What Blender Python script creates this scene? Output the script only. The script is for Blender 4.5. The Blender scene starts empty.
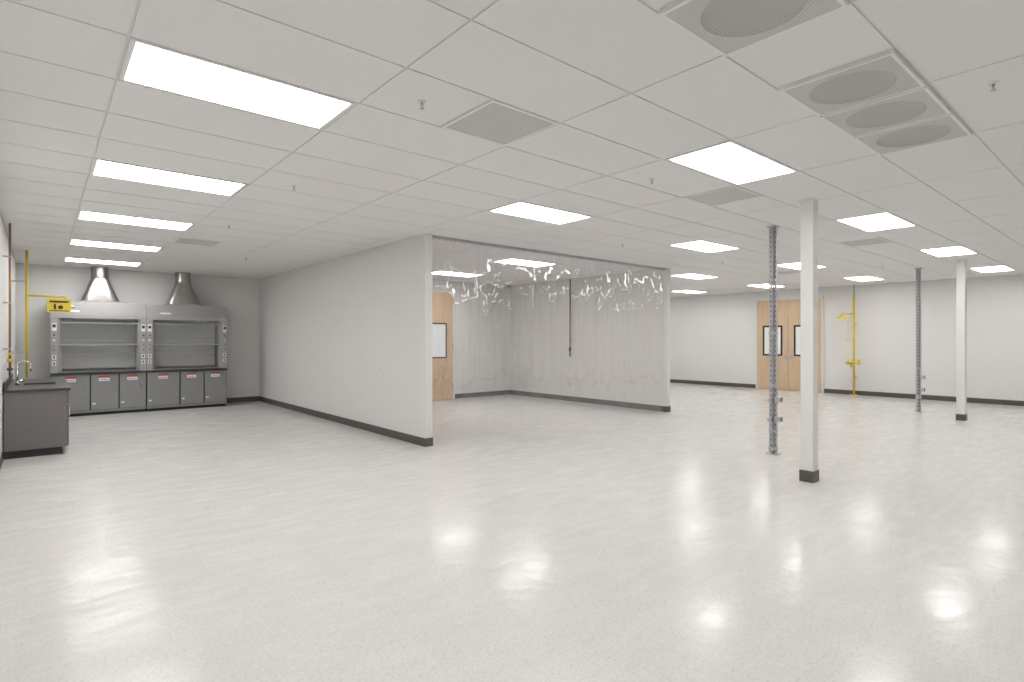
import bpy, bmesh, math, random
from mathutils import Vector, Matrix, noise
random.seed(7)
scene = bpy.context.scene
H = 3.05

# ------------------------------------------------------------------ materials
def new_mat(name):
    m = bpy.data.materials.new(name); m.use_nodes = True
    nt = m.node_tree
    return m, nt, nt.nodes, nt.links, nt.nodes["Principled BSDF"]

def mat(name, col, rough=0.5, metal=0.0, var=0.06, scale=6.0, bump=0.0, bscale=60.0, spec=0.5):
    m, nt, N, L, P = new_mat(name)
    tc = N.new("ShaderNodeTexCoord")
    nz = N.new("ShaderNodeTexNoise"); nz.inputs["Scale"].default_value = scale; nz.inputs["Detail"].default_value = 2
    L.new(tc.outputs["Object"], nz.inputs["Vector"])
    mx = N.new("ShaderNodeMix"); mx.data_type = 'RGBA'
    mx.inputs[6].default_value = (*[c*(1-var) for c in col], 1)
    mx.inputs[7].default_value = (*[min(1, c*(1+var)) for c in col], 1)
    L.new(nz.outputs["Fac"], mx.inputs[0]); L.new(mx.outputs[2], P.inputs["Base Color"])
    P.inputs["Roughness"].default_value = rough; P.inputs["Metallic"].default_value = metal
    P.inputs["Specular IOR Level"].default_value = spec
    if bump > 0:
        n2 = N.new("ShaderNodeTexNoise"); n2.inputs["Scale"].default_value = bscale; n2.inputs["Detail"].default_value = 2
        L.new(tc.outputs["Object"], n2.inputs["Vector"])
        b = N.new("ShaderNodeBump"); b.inputs["Strength"].default_value = bump; b.inputs["Distance"].default_value = 0.002
        L.new(n2.outputs["Fac"], b.inputs["Height"]); L.new(b.outputs["Normal"], P.inputs["Normal"])
    return m

M_wall = mat("wall_paint", (0.75, 0.742, 0.724), 0.6, var=0.015, scale=1.5, spec=0.3)
M_tile = mat("ceiling_tile", (0.82, 0.81, 0.80), 0.9, var=0.04, scale=110, spec=0.1)
M_grid = mat("ceiling_grid_metal", (0.72, 0.71, 0.70), 0.5, var=0.02)
M_white = mat("white_enamel", (0.82, 0.81, 0.80), 0.4, var=0.02)
M_base = mat("vinyl_cove_base", (0.10, 0.084, 0.078), 0.45, var=0.1)
M_col = mat("column_paint", (0.78, 0.77, 0.755), 0.5, var=0.02)
M_hood = mat("hood_grey_enamel", (0.36, 0.36, 0.36), 0.4, var=0.04)
M_hoodl = mat("hood_light_grey_enamel", (0.32, 0.318, 0.315), 0.4, var=0.04)
M_liner = mat("hood_liner", (0.60, 0.60, 0.59), 0.5, var=0.05)
M_cab = mat("cabinet_grey_enamel", (0.27, 0.272, 0.27), 0.38, var=0.04)
M_sinkcab = mat("sink_cabinet_grey", (0.17, 0.158, 0.156), 0.42, var=0.05)
M_epoxy = mat("black_epoxy_top", (0.05, 0.05, 0.052), 0.3, var=0.15)
M_dark = mat("dark_gap", (0.03, 0.03, 0.03), 0.7)
M_black = mat("black_trim", (0.02, 0.018, 0.016), 0.4)
M_steel = mat("galvanised_steel", (0.50, 0.50, 0.50), 0.32, 0.85, var=0.15, scale=14)
M_duct = mat("duct_galvanised", (0.42, 0.405, 0.39), 0.3, 0.95, var=0.2, scale=9)
M_strut = mat("strut_zinc", (0.50, 0.50, 0.51), 0.4, 0.4, var=0.12, scale=20)
M_strutd = mat("strut_dark", (0.12, 0.12, 0.125), 0.5, 0.4)
M_yellow = mat("safety_yellow", (0.72, 0.55, 0.05), 0.4, var=0.08)
M_copper = mat("copper_pipe", (0.36, 0.21, 0.13), 0.35, 0.7, var=0.15)
M_copperd = mat("copper_pipe_aged", (0.26, 0.19, 0.15), 0.4, 0.4, var=0.15)
M_red = mat("label_red", (0.62, 0.05, 0.05), 0.5)
M_label = mat("label_white", (0.80, 0.80, 0.80), 0.5)
M_blue = mat("knob_blue", (0.05, 0.12, 0.5), 0.4)
M_chrome = mat("chrome", (0.75, 0.75, 0.76), 0.12, 1.0, var=0.02)
M_plate = mat("wall_plate_plastic", (0.85, 0.84, 0.81), 0.4, var=0.01)
M_pane = mat("door_lite_bright_behind", (0.85, 0.88, 0.88), 0.15, var=0.03, scale=2)  # pale pane colour stands in for the brightly lit space behind the glass

def make_wood():
    m, nt, N, L, P = new_mat("maple_veneer")
    tc = N.new("ShaderNodeTexCoord"); mp = N.new("ShaderNodeMapping")
    mp.inputs["Scale"].default_value = (9, 9, 0.7)
    nz = N.new("ShaderNodeTexNoise"); nz.inputs["Scale"].default_value = 3; nz.inputs["Detail"].default_value = 5
    nz.inputs["Distortion"].default_value = 0.6
    cr = N.new("ShaderNodeValToRGB")
    cr.color_ramp.elements[0].position = 0.3; cr.color_ramp.elements[0].color = (0.60, 0.43, 0.27, 1)
    cr.color_ramp.elements[1].position = 0.7; cr.color_ramp.elements[1].color = (0.69, 0.51, 0.34, 1)
    L.new(tc.outputs["Object"], mp.inputs["Vector"]); L.new(mp.outputs[0], nz.inputs["Vector"])
    L.new(nz.outputs["Fac"], cr.inputs["Fac"]); L.new(cr.outputs["Color"], P.inputs["Base Color"])
    P.inputs["Roughness"].default_value = 0.4
    return m
M_wood = make_wood()

def make_floor():
    m, nt, N, L, P = new_mat("vct_floor")
    tc = N.new("ShaderNodeTexCoord")
    vo = N.new("ShaderNodeTexNoise"); vo.inputs["Scale"].default_value = 62; vo.inputs["Detail"].default_value = 4
    vo.inputs["Roughness"].default_value = 0.8
    L.new(tc.outputs["Object"], vo.inputs["Vector"])
    cr = N.new("ShaderNodeValToRGB")
    e = cr.color_ramp.elements
    e[0].position = 0.34; e[0].color = (0.58, 0.565, 0.545, 1)
    e[1].position = 0.52; e[1].color = (0.68, 0.67, 0.652, 1)
    L.new(vo.outputs["Fac"], cr.inputs["Fac"])
    br = N.new("ShaderNodeTexBrick"); br.offset = 0.0; br.inputs["Scale"].default_value = 1.0
    br.inputs["Brick Width"].default_value = 0.305; br.inputs["Row Height"].default_value = 0.305
    br.inputs["Mortar Size"].default_value = 0.0010
    br.inputs["Color1"].default_value = (1, 1, 1, 1); br.inputs["Color2"].default_value = (0.98, 0.98, 0.975, 1)
    br.inputs["Mortar"].default_value = (0.90, 0.89, 0.88, 1)
    L.new(tc.outputs["Object"], br.inputs["Vector"])
    mx = N.new("ShaderNodeMix"); mx.data_type = 'RGBA'; mx.blend_type = 'MULTIPLY'; mx.inputs[0].default_value = 1
    L.new(cr.outputs["Color"], mx.inputs[6]); L.new(br.outputs["Color"], mx.inputs[7])
    L.new(mx.outputs[2], P.inputs["Base Color"])
    n2 = N.new("ShaderNodeTexNoise"); n2.inputs["Scale"].default_value = 3.5; n2.inputs["Detail"].default_value = 3
    L.new(tc.outputs["Object"], n2.inputs["Vector"])
    mr = N.new("ShaderNodeMapRange"); mr.inputs["From Min"].default_value = 0.3; mr.inputs["From Max"].default_value = 0.7
    mr.inputs["To Min"].default_value = 0.13; mr.inputs["To Max"].default_value = 0.21
    L.new(n2.outputs["Fac"], mr.inputs["Value"]); L.new(mr.outputs[0], P.inputs["Roughness"])
    # wax burnishing: specular varies in soft streaks
    mp = N.new("ShaderNodeMapping"); mp.inputs["Scale"].default_value = (1.0, 4.0, 1.0); mp.inputs["Rotation"].default_value = (0, 0, 0.7)
    n4 = N.new("ShaderNodeTexNoise"); n4.inputs["Scale"].default_value = 3.0; n4.inputs["Detail"].default_value = 4
    L.new(tc.outputs["Object"], mp.inputs[0]); L.new(mp.outputs[0], n4.inputs["Vector"])
    m4 = N.new("ShaderNodeMapRange"); m4.inputs["From Min"].default_value = 0.35; m4.inputs["From Max"].default_value = 0.65
    m4.inputs["To Min"].default_value = 0.03; m4.inputs["To Max"].default_value = 0.14
    L.new(n4.outputs["Fac"], m4.inputs["Value"]); L.new(m4.outputs[0], P.inputs["Specular IOR Level"])
    n3 = N.new("ShaderNodeTexNoise"); n3.inputs["Scale"].default_value = 10; n3.inputs["Detail"].default_value = 2
    L.new(tc.outputs["Object"], n3.inputs["Vector"])
    b = N.new("ShaderNodeBump"); b.inputs["Strength"].default_value = 0.5; b.inputs["Distance"].default_value = 0.004
    L.new(n3.outputs["Fac"], b.inputs["Height"]); L.new(b.outputs["Normal"], P.inputs["Normal"])
    return m
M_floor = make_floor()

def make_perf(name, c0, c1):
    m, nt, N, L, P = new_mat(name)
    tc = N.new("ShaderNodeTexCoord")
    vo = N.new("ShaderNodeTexVoronoi"); vo.voronoi_dimensions = '2D'
    vo.inputs["Scale"].default_value = 80; vo.inputs["Randomness"].default_value = 0.0
    L.new(tc.outputs["Object"], vo.inputs["Vector"])
    cr = N.new("ShaderNodeValToRGB"); e = cr.color_ramp.elements
    e[0].position = 0.32; e[0].color = (*c0, 1); e[1].position = 0.44; e[1].color = (*c1, 1)
    L.new(vo.outputs["Distance"], cr.inputs["Fac"]); L.new(cr.outputs["Color"], P.inputs["Base Color"])
    P.inputs["Roughness"].default_value = 0.6
    return m
M_perf = make_perf("perforated_panel", (0.47, 0.46, 0.45), (0.66, 0.65, 0.64))
M_perfd = make_perf("perforated_panel_bowl", (0.38, 0.37, 0.36), (0.56, 0.55, 0.54))

def make_emit(name, lo, hi):
    m, nt, N, L, P = new_mat(name)
    tc = N.new("ShaderNodeTexCoord")
    wv = N.new("ShaderNodeTexNoise"); wv.inputs["Scale"].default_value = 3
    L.new(tc.outputs["Object"], wv.inputs["Vector"])
    mr = N.new("ShaderNodeMapRange"); mr.inputs["To Min"].default_value = lo; mr.inputs["To Max"].default_value = hi
    L.new(wv.outputs["Fac"], mr.inputs["Value"])
    P.inputs["Base Color"].default_value = (0.9, 0.9, 0.9, 1)
    P.inputs["Emission Color"].default_value = (1.0, 0.985, 0.978, 1)
    L.new(mr.outputs[0], P.inputs["Emission Strength"])
    return m
M_emit = make_emit("acrylic_lens_lit", 11.5, 13.0)
M_emit2 = make_emit("acrylic_lens_lit_bright", 16.0, 18.0)

def make_vinyl():
    m, nt, N, L, P = new_mat("clear_vinyl")
    N.remove(P); out = [n for n in N if n.type == 'OUTPUT_MATERIAL'][0]
    tr = N.new("ShaderNodeBsdfTransparent"); tr.inputs[0].default_value = (0.985, 0.975, 0.98, 1)
    gl = N.new("ShaderNodeBsdfGlossy"); gl.inputs["Roughness"].default_value = 0.01; gl.inputs[0].default_value = (1, 1, 1, 1)
    df = N.new("ShaderNodeBsdfDiffuse"); df.inputs[0].default_value = (0.9, 0.9, 0.9, 1)
    tl = N.new("ShaderNodeBsdfTranslucent"); tl.inputs[0].default_value = (0.9, 0.9, 0.9, 1)
    dt = N.new("ShaderNodeMixShader"); dt.inputs[0].default_value = 0.5
    L.new(df.outputs[0], dt.inputs[1]); L.new(tl.outputs[0], dt.inputs[2])
    tc = N.new("ShaderNodeTexCoord"); mp = N.new("ShaderNodeMapping"); mp.inputs["Scale"].default_value = (6, 1, 0.45)
    nz = N.new("ShaderNodeTexNoise"); nz.inputs["Scale"].default_value = 2; nz.inputs["Detail"].default_value = 3
    L.new(tc.outputs["Object"], mp.inputs[0]); L.new(mp.outputs[0], nz.inputs["Vector"])
    mr = N.new("ShaderNodeMapRange"); mr.inputs["From Min"].default_value = 0.45; mr.inputs["From Max"].default_value = 0.8
    mr.inputs["To Min"].default_value = 0.01; mr.inputs["To Max"].default_value = 0.10
    L.new(nz.outputs["Fac"], mr.inputs["Value"])
    m1 = N.new("ShaderNodeMixShader"); L.new(mr.outputs[0], m1.inputs[0])
    L.new(tr.outputs[0], m1.inputs[1]); L.new(dt.outputs[0], m1.inputs[2])
    lw = N.new("ShaderNodeLayerWeight"); lw.inputs["Blend"].default_value = 0.5
    pw = N.new("ShaderNodeMath"); pw.operation = 'POWER'; pw.inputs[1].default_value = 5
    L.new(lw.outputs["Facing"], pw.inputs[0])
    ma = N.new("ShaderNodeMath"); ma.operation = 'MULTIPLY_ADD'; ma.inputs[1].default_value = 0.5; ma.inputs[2].default_value = 0.10
    L.new(pw.outputs[0], ma.inputs[0])
    m2 = N.new("ShaderNodeMixShader"); L.new(ma.outputs[0], m2.inputs[0])
    L.new(m1.outputs[0], m2.inputs[1]); L.new(gl.outputs[0], m2.inputs[2])
    L.new(m2.outputs[0], out.inputs["Surface"])
    return m
M_vinyl = make_vinyl()

def make_glass():
    m, nt, N, L, P = new_mat("sash_glass")
    N.remove(P); out = [n for n in N if n.type == 'OUTPUT_MATERIAL'][0]
    tr = N.new("ShaderNodeBsdfTransparent"); tr.inputs[0].default_value = (0.93, 0.94, 0.935, 1)
    gl = N.new("ShaderNodeBsdfGlossy"); gl.inputs["Roughness"].default_value = 0.03
    nz = N.new("ShaderNodeTexNoise"); nz.inputs["Scale"].default_value = 1.5
    mr = N.new("ShaderNodeMapRange"); mr.inputs["To Min"].default_value = 0.09; mr.inputs["To Max"].default_value = 0.13
    L.new(nz.outputs["Fac"], mr.inputs["Value"])
    mx = N.new("ShaderNodeMixShader"); L.new(mr.outputs[0], mx.inputs[0])
    L.new(tr.outputs[0], mx.inputs[1]); L.new(gl.outputs[0], mx.inputs[2]); L.new(mx.outputs[0], out.inputs["Surface"])
    return m
M_glass = make_glass()

# ------------------------------------------------------------------ mesh builder
class MB:
    def __init__(s, name):
        s.name = name; s.bm = bmesh.new(); s.mats = []
    def mi(s, m):
        if m not in s.mats: s.mats.append(m)
        return s.mats.index(m)
    def face(s, vs, m, smooth=False):
        try:
            f = s.bm.faces.new(vs)
        except ValueError:
            return
        f.material_index = s.mi(m); f.smooth = smooth
    def box(s, x0, y0, z0, x1, y1, z1, m, bev=0.0):
        v = [s.bm.verts.new(p) for p in [(x0,y0,z0),(x1,y0,z0),(x1,y1,z0),(x0,y1,z0),(x0,y0,z1),(x1,y0,z1),(x1,y1,z1),(x0,y1,z1)]]
        fs = [(0,3,2,1),(4,5,6,7),(0,1,5,4),(1,2,6,5),(2,3,7,6),(3,0,4,7)]
        idx = s.mi(m); made = []
        for f in fs:
            ff = s.bm.faces.new([v[i] for i in f]); ff.material_index = idx; made.append(ff)
        if bev > 0:
            es = list({e for f in made for e in f.edges})
            bmesh.ops.bevel(s.bm, geom=es, offset=bev, segments=2, affect='EDGES', profile=0.5)
        return s
    def cyl(s, p0, p1, r, m, seg=16, r2=None, caps=True):
        p0 = Vector(p0); p1 = Vector(p1); r2 = r if r2 is None else r2
        d = (p1-p0).normalized()
        a = Vector((0,0,1)) if abs(d.z) < 0.9 else Vector((1,0,0))
        u = d.cross(a).normalized(); w = d.cross(u)
        A = []; B = []
        for i in range(seg):
            t = 2*math.pi*i/seg; o = u*math.cos(t)+w*math.sin(t)
            A.append(s.bm.verts.new(p0+o*r)); B.append(s.bm.verts.new(p1+o*r2))
        for i in range(seg):
            j = (i+1) % seg
            s.face([A[i], B[i], B[j], A[j]], m, True)
        if caps:
            s.face(A, m); s.face(list(reversed(B)), m)
        return s
    def tube(s, pts, r, m, seg=12):
        for a, b in zip(pts, pts[1:]):
            s.cyl(a, b, r, m, seg)
        for p in pts[1:-1]:
            s.ball(p, r*1.0, m)
        return s
    def ball(s, c, r, m, sz=1.0):
        res = bmesh.ops.create_uvsphere(s.bm, u_segments=12, v_segments=8, radius=r)
        for v in res["verts"]:
            v.co = Vector((v.co.x, v.co.y, v.co.z*sz)) + Vector(c)
            for f in v.link_faces: f.material_index = s.mi(m); f.smooth = True
        return s
    def lathe(s, c, prof, m, seg=28):
        rings = []
        for r, z in prof:
            rings.append([s.bm.verts.new((c[0]+max(r,1e-4)*math.cos(2*math.pi*i/seg), c[1]+max(r,1e-4)*math.sin(2*math.pi*i/seg), c[2]+z)) for i in range(seg)])
        for A, B in zip(rings, rings[1:]):
            for i in range(seg):
                j = (i+1) % seg
                s.face([A[i], A[j], B[j], B[i]], m, True)
        return s
    def done(s):
        bm = s.bm
        xs = [v.co for v in bm.verts]
        lo = Vector((min(p.x for p in xs), min(p.y for p in xs), min(p.z for p in xs)))
        hi = Vector((max(p.x for p in xs), max(p.y for p in xs), max(p.z for p in xs)))
        o = Vector(((lo.x+hi.x)/2, (lo.y+hi.y)/2, lo.z))
        bmesh.ops.translate(bm, verts=bm.verts, vec=-o)
        me = bpy.data.meshes.new(s.name); bm.to_mesh(me); bm.free()
        for m in s.mats: me.materials.append(m)
        ob = bpy.data.objects.new(s.name, me); ob.location = o
        scene.collection.objects.link(ob)
        return ob

def simple_box(name, *a):
    return MB(name).box(*a).done()

# ------------------------------------------------------------------ room extents
XL, XR = -0.36, 17.3
YF, YB = -3.0, 14.75
PX0, PX1 = 4.20, 4.32
EX0, EX1 = 10.12, 10.24
EY = 6.87
EB = 12.0

simple_box("floor", XL-0.15, YF-0.15, -0.1, XR+0.15, YB+0.15, 0.0, M_floor)
simple_box("ceiling", XL-0.15, YF-0.15, H, XR+0.15, YB+0.15, H+0.1, M_grid)
simple_box("wall_left", XL-0.15, YF, 0, XL, YB, H, M_wall)
simple_box("wall_back", XL-0.15, YB, 0, XR+0.15, YB+0.15, H, M_wall)
simple_box("wall_right", XR, YF, 0, XR+0.15, YB, H, M_wall)
simple_box("wall_front", XL-0.15, YF-0.15, 0, XR+0.15, YF, H, M_wall)
simple_box("wall_partition", PX0, EY, 0, PX1, YB, H, M_wall)
simple_box("wall_enclosure_back", PX1, EB, 0, EX0, EB+0.12, H, M_wall)
simple_box("wall_enclosure_right", EX0, EY, 0, EX1, YB, H, M_wall)

bh, bt = 0.12, 0.008
def baseb(name, rects):
    b = MB(name)
    for (x0, y0, x1, y1) in rects:
        b.box(x0, y0, 0, x1, y1, bh, M_base)
    return b.done()
D1a, D1b = 7.07, 8.14
D2a, D2b = 6.50, 8.39
baseb("baseboard_left", [(XL, YF, XL+bt, 9.5)])
baseb("baseboard_back", [(XL, YB-bt, PX0, YB), (EX1, YB-bt, XR, YB)])
baseb("baseboard_right", [(XR-bt, YF, XR, D2a-0.06), (XR-bt, D2b+0.06, XR, YB)])
baseb("baseboard_front", [(XL, YF, XR, YF+bt)])
baseb("baseboard_partition", [(PX0-bt, EY-bt, PX0, YB), (PX0, EY-bt, PX1+bt, EY), (PX1, EY, PX1+bt, EB)])
baseb("baseboard_enclosure", [(PX1, EB-bt, D1a-0.06, EB), (D1b+0.06, EB-bt, EX0, EB), (EX0-bt, EY, EX0, EB),
                              (EX0-bt, EY-bt, EX1+bt, EY), (EX1, EY, EX1+bt, YB)])

# ------------------------------------------------------------------ ceiling tiles + lights + vents
GX, GY = 0.34, 3.36
lights = []
for k in range(-2, 5): lights.append((GX, GY+2.44*k))
for j in range(1, 5):
    x = GX+3.66*j
    for k in range(-1, 5):
        y = 2.14+2.44*k
        if j <= 2 and y > 6: continue
        lights.append((x, y))
room_lights = [(6.69, 7.895), (6.69, 10.335)]
vents_perf = [(2.17, 2.75), (5.22, 2.75), (9.49, 2.75), (1.56, 9.46), (12.54, 5.19)]
vents_round = [(2.17, 0.92), (3.39, 0.92), (4.00, 0.92), (4.61, 0.92)]
reserved = [(x, y, x+1.22, y+0.61) for x, y in lights] + [(x, y, x+0.61, y+0.61) for x, y in vents_perf+vents_round]
def ov(a, b, e=0.02):
    return a[0] < b[2]-e and a[2] > b[0]+e and a[1] < b[3]-e and a[3] > b[1]+e
def subtract(c, r):
    if not ov(c, r, 0): return [c]
    out = []
    if c[0] < r[0]: out.append((c[0], c[1], r[0], c[3]))
    if c[2] > r[2]: out.append((r[2], c[1], c[2], c[3]))
    mx0, mx1 = max(c[0], r[0]), min(c[2], r[2])
    if c[1] < r[1]: out.append((mx0, c[1], mx1, r[1]))
    if c[3] > r[3]: out.append((mx0, r[3], mx1, c[3]))
    return out
tiles = MB("ceiling_tiles")
def tile(c):
    g = 0.007
    if c[2]-c[0] < 0.05 or c[3]-c[1] < 0.05: return
    tiles.box(c[0]+g, c[1]+g, H-0.006, c[2]-g, c[3]-g, H+0.002, M_tile)
def lay(x0, y0, region, res, hole):
    nx0 = math.floor((region[0]-x0)/1.22); nx1 = math.ceil((region[2]-x0)/1.22)
    ny0 = math.floor((region[1]-y0)/0.61); ny1 = math.ceil((region[3]-y0)/0.61)
    for i in range(nx0, nx1):
        for j in range(ny0, ny1):
            c = (x0+1.22*i, y0+0.61*j, x0+1.22*(i+1), y0+0.61*(j+1))
            if any(ov(c, r) for r in res):
                m = (c[0]+c[2])/2
                parts = [q for q in ((c[0], c[1], m, c[3]), (m, c[1], c[2], c[3])) if not any(ov(q, r) for r in res)]
            else: parts = [c]
            for q in parts:
                q = (max(q[0], region[0]), max(q[1], region[1]), min(q[2], region[2]), min(q[3], region[3]))
                if q[2] <= q[0] or q[3] <= q[1]: continue
                for w in (subtract(q, hole) if hole else [q]): tile(w)
lay(GX, GY, (XL, YF, XR, YB), reserved, (PX0, EY, EX1, YB))
lay(6.69, 7.895, (PX1, EY, EX0, EB), [(x, y, x+1.22, y+0.61) for x, y in room_lights], None)
tiles.done()

for (x, y) in lights+room_lights:
    b = MB("ceiling_light")
    em = M_emit2 if (x < 1 and y > 5) or (x, y) in room_lights else M_emit
    a, z0, z1 = 0.010, H-0.010, H
    x0, y0, x1, y1 = x+a, y+a, x+1.22-a, y+0.61-a
    f = 0.026
    b.box(x0, y0, z0, x1, y0+f, z1, M_white).box(x0, y1-f, z0, x1, y1, z1, M_white)
    b.box(x0, y0+f, z0, x0+f, y1-f, z1, M_white).box(x1-f, y0+f, z0, x1, y1-f, z1, M_white)
    b.box(x0+f, y0+f, H-0.007, x1-f, y1-f, H-0.002, em)
    b.done()

for (x, y) in vents_perf:
    b = MB("return_air_grille")
    a = 0.010; x0, y0, x1, y1 = x+a, y+a, x+0.61-a, y+0.61-a; f = 0.022
    b.box(x0, y0, H-0.012, x1, y0+f, H, M_white).box(x0, y1-f, H-0.012, x1, y1, H, M_white)
    b.box(x0, y0+f, H-0.012, x0+f, y1-f, H, M_white).box(x1-f, y0+f, H-0.012, x1, y1-f, H, M_white)
    b.box(x0+f, y0+f, H-0.007, x1-f, y1-f, H-0.002, M_perf)
    b.done()
for (x, y) in vents_round:
    b = MB("supply_air_diffuser")
    a = 0.010; x0, y0, x1, y1 = x+a, y+a, x+0.61-a, y+0.61-a; f = 0.018
    b.box(x0, y0, H-0.026, x1, y0+f, H, M_white).box(x0, y1-f, H-0.026, x1, y1, H, M_white)
    b.box(x0, y0+f, H-0.026, x0+f, y1-f, H, M_white).box(x1-f, y0+f, H-0.026, x1, y1-f, H, M_white)
    cx, cy = (x0+x1)/2, (y0+y1)/2
    seg = 48; hw = (x1-x0)/2-f; R = 0.225; zf = H-0.024
    O, I = [], []
    for i in range(seg):
        t = 2*math.pi*i/seg; c, s_ = math.cos(t), math.sin(t); k = 1/max(abs(c), abs(s_))
        O.append(b.bm.verts.new((cx+hw*c*k, cy+hw*s_*k, zf))); I.append(b.bm.verts.new((cx+R*c, cy+R*s_, zf)))
    for i in range(seg):
        j = (i+1) % seg; b.face([O[i], I[i], I[j], O[j]], M_perf)
    b.lathe((cx, cy, zf), [(R, 0), (R-0.004, 0.004), (R-0.03, 0.016), (R-0.07, 0.020), (0.0, 0.021)], M_perfd, 48)
    b.done()

for (x, y) in [(1.86, 3.08), (1.91, 5.57), (1.91, 8.05), (4.40, 3.15), (4.3, 0.67), (7.05, 5.6), (10.1, 5.6), (13.2, 3.8), (2.9, 11.0)]:
    b = MB("fire_sprinkler")
    b.lathe((x, y, H-0.006), [(0.0, 0), (0.027, 0), (0.025, -0.005), (0.011, -0.008)], M_white, 20)
    b.cyl((x, y, H-0.01), (x, y, H-0.028), 0.008, M_steel, 10)
    b.cyl((x-0.009, y, H-0.026), (x-0.003, y, H-0.048), 0.0025, M_steel, 6)
    b.cyl((x+0.009, y, H-0.026), (x+0.003, y, H-0.048), 0.0025, M_steel, 6)
    b.cyl((x, y, H-0.048), (x, y, H-0.051), 0.015, M_steel, 16)
    b.done()

# ------------------------------------------------------------------ curtain
def curtain():
    b = MB("vinyl_curtain")
    x0, x1 = PX1+0.01, EX0-0.01
    nx, nz = 800, 90
    zt, zb = H-0.05, 0.02
    grid = []
    for j in range(nz+1):
        z = zb+(zt-zb)*j/nz; row = []
        cr = 0.35+0.65*max(0.0, min(1.0, (z-1.3)/1.0))   # creases shaped strongest towards the hanging edge to make glints there
        for i in range(nx+1):
            x = x0+(x1-x0)*i/nx
            w = 0.0035*math.sin(2*math.pi*x/0.27+2.0*math.sin(1.7*x)+0.2*math.sin(2.1*z+x*3))
            w += 0.016*noise.noise(Vector((x*2.2, 3.3, z*0.7)))
            w += cr*0.013*noise.noise(Vector((x*5.5, 8.1, z*2.8)))
            w += cr*0.003*noise.noise(Vector((x*16, 1.7, z*6.0)))
            row.append(b.bm.verts.new((x, EY+0.06+w, z)))
        grid.append(row)
    for j in range(nz):
        for i in range(nx):
            b.face([grid[j][i], grid[j][i+1], grid[j+1][i+1], grid[j+1][i]], M_vinyl, True)
    b.box(x0, EY+0.03, H-0.045, x1, EY+0.09, H-0.007, M_steel)
    for i in range(60):
        x = x0+0.05+(x1-x0-0.1)*i/59
        b.cyl((x, EY+0.06, H-0.065), (x, EY+0.06, H-0.045), 0.006, M_chrome, 6)
    b.done()
curtain()

# ------------------------------------------------------------------ columns
for (x, y) in [(6.36, 2.52), (13.37, 2.55)]:
    b = MB("support_column"); s = 0.066
    b.box(x-s, y-s, 0, x+s, y+s, H-0.002, M_col, 0.006)
    b.box(x-s-bt, y-s-bt, 0, x+s+bt, y+s+bt, bh, M_base)
    b.box(x-s-0.010, y-s-0.010, H-0.02, x+s+0.010, y+s+0.010, H-0.006, M_white)
    b.done()

# ------------------------------------------------------------------ strut service drops
def strut(b, x, y, z0, z1, w=0.041):
    h = w/2; t = 0.0035; lip = 0.010; pitch = 0.066
    for sx in (-1, 1):
        for sy in (-1, 1):
            xa, xb = sorted((x+sx*h, x+sx*(h-lip))); ya, yb = sorted((y+sy*h, y+sy*(h-t)))
            b.box(xa, ya, z0, xb, yb, z1, M_strut)
            xa, xb = sorted((x+sx*h, x+sx*(h-t))); ya, yb = sorted((y+sy*(h-t), y+sy*(h-lip)))
            b.box(xa, ya, z0, xb, yb, z1, M_strut)
    z = z0
    while z < z1-0.03:
        r = 0.036
        b.box(x-h+lip, y-h, z, x+h-lip, y-h+t, z+r, M_strut)
        b.box(x-h+lip, y+h-t, z, x+h-lip, y+h, z+r, M_strut)
        b.box(x-h, y-h+lip, z, x-h+t, y+h-lip, z+r, M_strut)
        b.box(x+h-t, y-h+lip, z, x+h, y+h-lip, z+r, M_strut)
        z += pitch
    b.box(x-0.008, y-0.008, z0, x+0.008, y+0.008, z1, M_strutd)
for (x, y) in [(7.48, 3.42), (14.2, 3.43)]:
    b = MB("utility_strut_post")
    b.box(x-0.07, y-0.07, 0, x+0.07, y+0.07, 0.010, M_strut)
    strut(b, x-0.020, y+0.017, 0.01, H-0.01, 0.041)
    strut(b, x+0.022, y-0.019, 0.01, H-0.01, 0.041)
    b.box(x-0.06, y-0.06, H-0.02, x+0.06, y+0.06, H-0.006, M_strut)
    for z in (0.06, 0.30, 0.9, 1.6, 2.3):
        b.box(x-0.045, y-0.043, z, x+0.045, y+0.043, z+0.035, M_strut)
    for sx, sy in ((-1, -1), (1, 1), (-1, 1), (1, -1)):
        b.cyl((x+sx*0.055, y+sy*0.055, 0.008), (x+sx*0.055, y+sy*0.055, 0.025), 0.007, M_chrome, 8)
    for z in (0.44, 0.70):
        b.box(x-0.055, y-0.105, z, x+0.055, y-0.042, z+0.07, M_strut, 0.004)
        b.box(x-0.11, y-0.02, z+0.01, x-0.042, y+0.03, z+0.05, M_steel, 0.004)
        b.box(x+0.044, y-0.03, z+0.02, x+0.10, y+0.01, z+0.05, M_strutd, 0.003)
        b.box(x-0.022, y-0.107, z+0.015, x+0.022, y-0.104, z+0.055, M_strutd)
    b.done()

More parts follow.
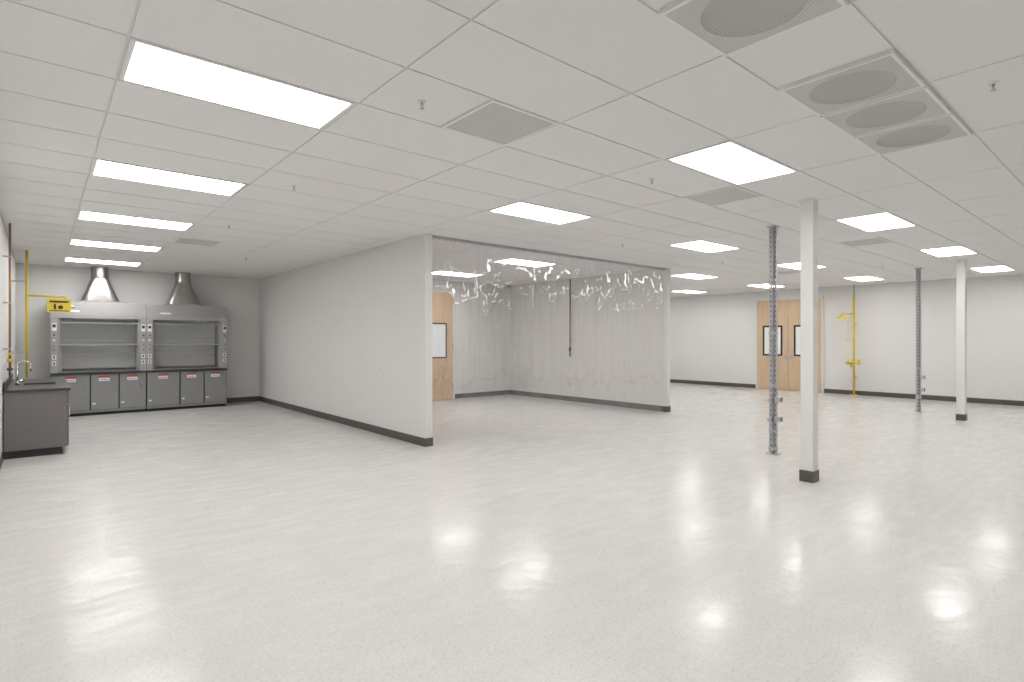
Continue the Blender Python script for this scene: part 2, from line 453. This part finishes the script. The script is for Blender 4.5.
# ------------------------------------------------------------------ doors
DH = 2.75
def door_leaf_y(b, xf, y0, y1, sgn, win):
    x0, x1 = xf-0.035, xf
    b.box(x0, y0, 0.01, x1, y1, DH-0.01, M_wood)
    wy0, wy1 = win
    f = 0.05
    b.box(x0-0.012, wy0, 1.04, x0, wy1, 1.04+f, M_black).box(x0-0.012, wy0, 1.97-f, x0, wy1, 1.97, M_black)
    b.box(x0-0.012, wy0, 1.04+f, x0, wy0+f, 1.97-f, M_black).box(x0-0.012, wy1-f, 1.04+f, x0, wy1, 1.97-f, M_black)
    b.box(x0-0.004, wy0+f, 1.04+f, x0-0.001, wy1-f, 1.97-f, M_pane)
    yh = y0+0.07 if sgn > 0 else y1-0.07
    b.box(x0-0.006, yh-0.025, 0.95, x0, yh+0.025, 1.12, M_steel)
    b.cyl((x0-0.006, yh, 1.04), (x0-0.06, yh, 1.04), 0.010, M_steel, 10)
    b.cyl((x0-0.055, yh, 1.04), (x0-0.055, yh+sgn*0.12, 1.04), 0.009, M_steel, 10)
    yo = y1 if sgn > 0 else y0
    for z in (0.25, 1.3, 2.45):
        b.cyl((x0-0.006, yo, z), (x0-0.006, yo, z+0.11), 0.008, M_steel, 8)
b = MB("door_1")
ym = (D2a+D2b)/2
door_leaf_y(b, XR-0.002, ym+0.003, D2b, 1, (ym+0.17, ym+0.77))
door_leaf_y(b, XR-0.002, D2a, ym-0.003, -1, (ym-0.77, ym-0.17))
fr = 0.05
b.box(XR-0.05, D2b, 0, XR-0.001, D2b+fr, DH+fr, M_wall).box(XR-0.05, D2a-fr, 0, XR-0.001, D2a, DH+fr, M_wall)
b.box(XR-0.05, D2a, DH, XR-0.001, D2b, DH+fr, M_wall)
b.box(XR-0.045, ym-0.008, 0.01, XR-0.036, ym+0.008, DH-0.02, M_steel)
b.done()
b = MB("door_2")
y1 = EB-0.002; y0 = y1-0.035
b.box(D1a, y0, 0.01, D1b, y1, DH-0.01, M_wood)
wx0, wx1, f = 7.26, 7.95, 0.035
b.box(wx0, y0-0.012, 1.06, wx1, y0, 1.06+f, M_black).box(wx0, y0-0.012, 1.96-f, wx1, y0, 1.96, M_black)
b.box(wx0, y0-0.012, 1.06+f, wx0+f, y0, 1.96-f, M_black).box(wx1-f, y0-0.012, 1.06+f, wx1, y0, 1.96-f, M_black)
b.box(wx0+f, y0-0.004, 1.06+f, wx1-f, y0-0.001, 1.96-f, M_pane)
b.box(D1b, y1-0.05, 0, D1b+fr, y1, DH+fr, M_wall).box(D1a-fr, y1-0.05, 0, D1a, y1, DH+fr, M_wall)
b.box(D1a, y1-0.05, DH, D1b, y1, DH+fr, M_wall)
for z in (0.25, 1.3, 2.45): b.cyl((D1b, y0-0.008, z), (D1b, y0-0.008, z+0.13), 0.012, M_steel, 8)
b.cyl((D1a+0.07, y0, 1.04), (D1a+0.07, y0-0.06, 1.04), 0.010, M_steel, 10)
b.cyl((D1a+0.07, y0-0.055, 1.04), (D1a+0.19, y0-0.055, 1.04), 0.009, M_steel, 10)
b.done()

# ------------------------------------------------------------------ fume hoods
HY = 14.05
def fume_hood(x0, x1, ndoors):
    b = MB("fume_hood")
    yb = YB-0.01
    b.box(x0+0.01, HY+0.07, 0, x1-0.01, yb, 0.10, M_dark)
    b.box(x0+0.005, HY+0.02, 0.06, x1-0.005, yb, 0.84, M_cab)
    b.box(x0+0.006, HY+0.018, 0.11, x1-0.006, HY+0.021, 0.825, M_dark)
    w = (x1-x0)/sum(ndoors); cx = x0
    for n in ndoors:
        a, c = cx+0.008, cx+n*w-0.008
        b.box(a, HY, 0.11, c, HY+0.02, 0.825, M_cab, 0.004)
        b.box(c-0.10, HY-0.02, 0.50, c-0.085, HY, 0.62, M_chrome, 0.003)
        m = (a+c)/2
        b.box(m-0.10, HY-0.003, 0.69, m+0.08, HY, 0.79, M_label)
        b.box(m-0.10, HY-0.005, 0.755, m+0.08, HY-0.003, 0.79, M_red)
        b.box(m-0.08, HY-0.005, 0.715, m+0.06, HY-0.003, 0.722, M_dark)
        b.box(a+0.03, HY-0.003, 0.22, a+0.08, HY, 0.25, M_label)
        cx += n*w
    b.box(x0, HY-0.03, 0.84, x1, yb, 0.875, M_epoxy, 0.004)
    b.box(x0+0.11, HY-0.05, 0.885, x1-0.11, HY+0.06, 0.897, M_hood, 0.003)
    for (a, c, s) in ((x0, x0+0.11, 1), (x1-0.11, x1, -1)):
        b.box(a, HY-0.005, 0.875, c, yb, 1.96, M_hood)
        xi = c if s > 0 else a
        v = [b.bm.verts.new(p) for p in [(xi, HY, 0.9), (xi+s*0.06, HY+0.09, 0.9), (xi+s*0.06, HY+0.09, 1.95), (xi, HY, 1.95)]]
        b.face(v if s < 0 else v[::-1], M_hoodl)
        xm = (a+c)/2
        for z in (1.02, 1.14):
            b.box(xm-0.035, HY-0.012, z, xm+0.035, HY-0.004, z+0.09, M_label, 0.002)
            b.box(xm-0.012, HY-0.014, z+0.02, xm+0.012, HY-0.011, z+0.07, M_dark)
        for z, mm in ((1.32, M_blue), (1.42, M_red), (1.52, M_label), (1.62, M_dark)):
            b.cyl((xm, HY-0.005, z), (xm, HY-0.04, z), 0.018, mm, 12)
            b.cyl((xm, HY-0.004, z), (xm, HY-0.008, z), 0.028, M_steel, 14)
        b.box(xm-0.04, HY-0.010, 1.70, xm+0.04, HY-0.004, 1.86, M_label, 0.002)
        b.box(xm-0.025, HY-0.012, 1.77, xm+0.025, HY-0.009, 1.83, M_dark)
    b.box(x0, HY-0.005, 1.96, x1, HY+0.03, 2.02, M_hood)
    hv = [(x0, HY-0.005, 2.02), (x1, HY-0.005, 2.02), (x1, HY+0.06, 2.29), (x0, HY+0.06, 2.29),
          (x0, yb, 2.02), (x1, yb, 2.02), (x1, yb, 2.29), (x0, yb, 2.29)]
    v = [b.bm.verts.new(p) for p in hv]
    for q in ((0,1,2,3), (3,2,6,7), (1,5,6,2), (0,3,7,4), (4,7,6,5)): b.face([v[i] for i in q], M_hoodl)
    b.box(x0+0.11, HY+0.03, 1.96, x1-0.11, yb, 2.02, M_liner)
    b.box(x0+0.11, yb-0.02, 0.875, x1-0.11, yb, 1.96, M_liner)
    for (za, zb) in ((0.93, 1.22), (1.25, 1.50), (1.53, 1.90)):
        b.box(x0+0.13, yb-0.12, za, x1-0.13, yb-0.11, zb, M_liner)
    for z in (1.235, 1.515):
        b.box(x0+0.13, yb-0.10, z-0.012, x1-0.13, yb-0.095, z+0.012, M_label)
    b.box(x0+0.4, HY+0.15, 1.945, x1-0.4, HY+0.30, 1.96, M_label)
    ys = HY+0.045
    b.box(x0+0.13, ys, 1.44, x1-0.13, ys+0.006, 1.96, M_glass)
    b.box(x0+0.12, ys-0.012, 1.41, x1-0.12, ys+0.018, 1.44, M_hood, 0.004)
    b.box(x0+0.12, ys-0.01, 1.44, x0+0.145, ys+0.016, 1.96, M_hoodl)
    b.box(x1-0.145, ys-0.01, 1.44, x1-0.12, ys+0.016, 1.96, M_hoodl)
    b.box(x0+0.12, ys-0.012, 1.86, x1-0.12, ys+0.018, 1.885, M_hoodl)
    b.box(x0+0.25, HY+0.006, 2.08, x0+0.45, HY+0.012, 2.12, M_label)
    return b.done()
fume_hood(0.16, 1.73, (1.3, 1, 1))
fume_hood(1.735, 3.30, (1.3, 1, 1))

def duct(cx, cy):
    b = MB("exhaust_duct")
    n = 32; z0, z1, z2 = 2.29, 2.80, H-0.002
    hw, hd, r = 0.32, 0.20, 0.15
    A, B = [], []
    for i in range(n):
        t = 2*math.pi*(i+0.5)/n; c, s = math.cos(t), math.sin(t)
        k = 1/max(abs(c), abs(s))
        A.append(b.bm.verts.new((cx+hw*c*k, cy+hd*s*k, z0+0.04)))
        B.append(b.bm.verts.new((cx+r*c, cy+r*s, z1)))
    for i in range(n):
        j = (i+1) % n; b.face([A[i], A[j], B[j], B[i]], M_duct, True)
    b.box(cx-hw-0.01, cy-hd-0.01, z0, cx+hw+0.01, cy+hd+0.01, z0+0.04, M_duct)
    b.cyl((cx, cy, z1), (cx, cy, z2), r, M_duct, 32, caps=False)
    b.lathe((cx, cy, z1), [(r, 0), (r+0.010, 0.005), (r+0.010, 0.02), (r, 0.025)], M_duct)
    b.done()
duct(0.96, 14.42); duct(2.47, 14.42)

# ------------------------------------------------------------------ sink bench
def sink():
    b = MB("lab_sink_bench")
    x0, x1, ya, yb = XL+0.012, 0.30, 9.57, 12.2
    b.box(x0, ya+0.03, 0, x1-0.07, yb, 0.10, M_dark)
    b.box(x0, ya, 0.10, x1-0.02, yb, 0.85, M_sinkcab)
    n = 5
    for i in range(n):
        a = ya+0.01+(yb-ya-0.02)*i/n; c = ya+(yb-ya-0.02)*(i+1)/n
        b.box(x1-0.02, a, 0.11, x1, c, 0.66, M_sinkcab, 0.003)
        b.box(x1-0.02, a, 0.67, x1, c, 0.84, M_sinkcab, 0.003)
        b.box(x1, a+0.2, 0.74, x1+0.015, a+0.32, 0.755, M_chrome, 0.003)
        b.box(x1, a+0.05, 0.50, x1+0.015, a+0.065, 0.62, M_chrome, 0.003)
    z0, z1 = 0.85, 0.885; X0, X1, Y0, Y1 = x0, x1+0.02, ya-0.02, yb+0.02
    bx0, bx1, by0, by1 = -0.18, 0.18, 10.3, 10.9
    b.box(X0, Y0, z0, X1, by0, z1, M_epoxy).box(X0, by1, z0, X1, Y1, z1, M_epoxy)
    b.box(X0, by0, z0, bx0, by1, z1, M_epoxy).box(bx1, by0, z0, X1, by1, z1, M_epoxy)
    b.box(bx0, by0, 0.865, bx1, by1, 0.868, M_black)
    b.box(X0, Y0, z1, X0+0.02, Y1, z1+0.10, M_epoxy)
    px, py = -0.24, 10.6
    pts = [(px, py, z1), (px, py, 1.15)]
    for k in range(1, 9):
        t = math.pi*k/8; pts.append((px+0.07-0.07*math.cos(t), py, 1.15+0.07*math.sin(t)))
    pts.append((px+0.14, py, 1.08))
    b.tube(pts, 0.011, M_chrome)
    b.cyl((px, py, z1), (px, py, z1+0.03), 0.03, M_chrome)
    for s in (-1, 1):
        b.cyl((px, py+s*0.1, z1), (px, py+s*0.1, z1+0.06), 0.013, M_chrome, 10)
        b.cyl((px-0.01, py+s*0.1, z1+0.06), (px+0.06, py+s*0.1, z1+0.065), 0.008, M_chrome, 8)
    b.cyl((px, py-0.1, z1+0.03), (px, py+0.1, z1+0.03), 0.010, M_chrome, 8)
    b.done()
sink()

b = MB("copper_water_pipe")
x, y = -0.295, 9.75
b.tube([(x, y, H-0.006), (x, y, 1.05), (x, y+0.10, 1.05)], 0.013, M_copper)
for z in (1.4, 2.0, 2.6): b.box(XL, y-0.02, z, x+0.016, y+0.02, z+0.02, M_steel)
b.cyl((x-0.03, y, 1.26), (x+0.03, y, 1.26), 0.022, M_yellow)
b.box(x-0.02, y-0.03, 1.33, x+0.02, y+0.03, 1.36, M_yellow)
b.lathe((x, y, 1.13), [(0.0, 0), (0.03, 0), (0.03, 0.03), (0.0, 0.03)], M_strutd, 14)
b.done()

b = MB("safety_shower")
x, y = -0.165, 12.5
b.tube([(x, y, H-0.006), (x, y, 0.887)], 0.020, M_yellow)
b.tube([(x, y, 2.28), (x+0.52, y, 2.28), (x+0.52, y, 2.20)], 0.017, M_yellow)
b.lathe((x+0.52, y, 2.10), [(0.0, 0.10), (0.03, 0.10), (0.06, 0.06), (0.12, 0.015), (0.125, 0.0), (0.0, 0.004)], M_yellow)
b.box(XL, y-0.02, 2.5, x, y+0.02, 2.53, M_steel).box(XL, y-0.02, 1.3, x, y+0.02, 1.33, M_steel)
b.box(x+0.26, y-0.140, 2.00, x+0.58, y-0.135, 2.24, M_yellow)
b.box(x+0.40, y-0.137, 2.20, x+0.44, y, 2.24, M_yellow)
b.box(x+0.29, y-0.143, 2.17, x+0.55, y-0.140, 2.20, M_dark)
b.box(x+0.35, y-0.143, 2.05, x+0.38, y-0.140, 2.14, M_dark)
b.cyl((x+0.44, y-0.14, 2.09), (x+0.44, y-0.144, 2.09), 0.035, M_dark, 16)
b.box(x+0.29, y-0.143, 2.02, x+0.55, y-0.140, 2.035, M_dark)
b.done()

b = MB("safety_shower_eyewash")
x, y = XR-0.16, 5.62
b.tube([(x, y, 0.0), (x, y, H-0.30)], 0.028, M_yellow)
b.cyl((x, y, H-0.30), (x, y, H-0.006), 0.018, M_steel)
b.cyl((x, y, 0), (x, y, 0.015), 0.10, M_yellow, 20)
b.tube([(x, y, 2.25), (x-0.42, y+0.16, 2.25), (x-0.42, y+0.16, 2.20)], 0.020, M_yellow)
b.lathe((x-0.42, y+0.16, 2.10), [(0.0, 0.10), (0.03, 0.10), (0.07, 0.06), (0.13, 0.015), (0.135, 0.0), (0.0, 0.004)], M_yellow)
b.tube([(x-0.2, y+0.08, 2.25), (x-0.2, y+0.08, 1.62)], 0.008, M_yellow)
b.tube([(x-0.2, y+0.08, 1.62), (x-0.2, y+0.0, 1.5), (x-0.2, y+0.16, 1.5), (x-0.2, y+0.08, 1.62)], 0.008, M_yellow)
b.tube([(x, y, 0.80), (x-0.26, y, 0.80), (x-0.26, y, 0.86)], 0.018, M_yellow)
b.lathe((x-0.26, y, 0.86), [(0.0, 0.0), (0.08, 0.0), (0.14, 0.05), (0.15, 0.07), (0.14, 0.065), (0.07, 0.012), (0.0, 0.012)], M_yellow)
for s in (-1, 1):
    b.cyl((x-0.26, y+s*0.05, 0.87), (x-0.26, y+s*0.05, 0.98), 0.018, M_yellow, 12)
    b.ball((x-0.26, y+s*0.05, 0.98), 0.026, M_yellow)
b.box(x-0.28, y-0.24, 0.84, x-0.24, y-0.16, 1.0, M_yellow, 0.004)
b.box(x, y-0.02, 1.95, XR, y+0.02, 1.98, M_steel).box(x, y-0.02, 0.5, XR, y+0.02, 0.53, M_steel)
b.done()

b = MB("copper_gas_drop")
x, y = EX0-0.06, 9.63
b.tube([(x, y, H-0.006), (x, y, 1.15)], 0.017, M_copperd)
for z in (1.5, 2.1, 2.7): b.box(x, y-0.02, z, EX0, y+0.02, z+0.02, M_steel)
b.cyl((x, y, 1.24), (x, y, 1.34), 0.028, M_strutd)
b.cyl((x-0.06, y, 1.29), (x, y, 1.29), 0.012, M_copperd)
b.cyl((x, y, 1.12), (x, y, 1.16), 0.022, M_strutd)
b.done()

def plate_y(name, xw, s, y, z, w=0.07, h=0.115):
    b = MB(name); x0, x1 = sorted((xw, xw+s*0.007))
    b.box(x0, y-w/2, z-h/2, x1, y+w/2, z+h/2, M_plate, 0.002)
    xo = xw+s*0.008; xa, xb = sorted((xw+s*0.006, xo))
    b.box(xa, y-0.014, z+0.01, xb, y+0.014, z+0.035, M_hood).box(xa, y-0.014, z-0.035, xb, y+0.014, z-0.01, M_hood)
    b.done()
def plate_x(name, yw, s, x, z, w=0.07, h=0.115):
    b = MB(name); y0, y1 = sorted((yw, yw+s*0.007))
    b.box(x-w/2, y0, z-h/2, x+w/2, y1, z+h/2, M_plate, 0.002)
    ya, yb = sorted((yw+s*0.006, yw+s*0.008))
    b.box(x-0.014, ya, z+0.01, x+0.014, yb, z+0.035, M_hood).box(x-0.014, ya, z-0.035, x+0.014, yb, z-0.01, M_hood)
    b.done()
plate_y("light_switch_plate", XR, -1, 8.98, 1.16)
plate_y("electrical_outlet", XR, -1, 10.6, 0.45)
plate_y("electrical_outlet", XR, -1, 2.9, 0.45)
plate_y("electrical_outlet", XR, -1, 4.6, 0.45)
plate_y("electrical_outlet", PX0, -1, 8.25, 1.05)
plate_y("electrical_outlet", EX0, -1, 7.6, 0.45)
plate_x("electrical_outlet", EB, -1, 9.45, 0.45)
plate_x("electrical_outlet", EB, -1, 9.62, 0.45)
plate_x("light_switch_plate", EB, -1, 8.4, 1.16)

# ------------------------------------------------------------------ camera / world
cam = bpy.data.cameras.new("camera"); co = bpy.data.objects.new("camera", cam)
scene.collection.objects.link(co)
co.location = (0, 0, H/2); co.rotation_euler = (math.radians(90), 0, math.radians(-40.3))
cam.sensor_width = 36; cam.lens = 36*557/1024; cam.shift_y = -1/1024
cam.clip_start = 0.05
scene.camera = co
w = bpy.data.worlds.new("world"); scene.world = w; w.use_nodes = True
w.node_tree.nodes["Background"].inputs[0].default_value = (0.8, 0.85, 0.9, 1)
w.node_tree.nodes["Background"].inputs[1].default_value = 0.3
scene.view_settings.view_transform = 'Standard'
scene.view_settings.look = 'None'
scene.view_settings.exposure = -0.09
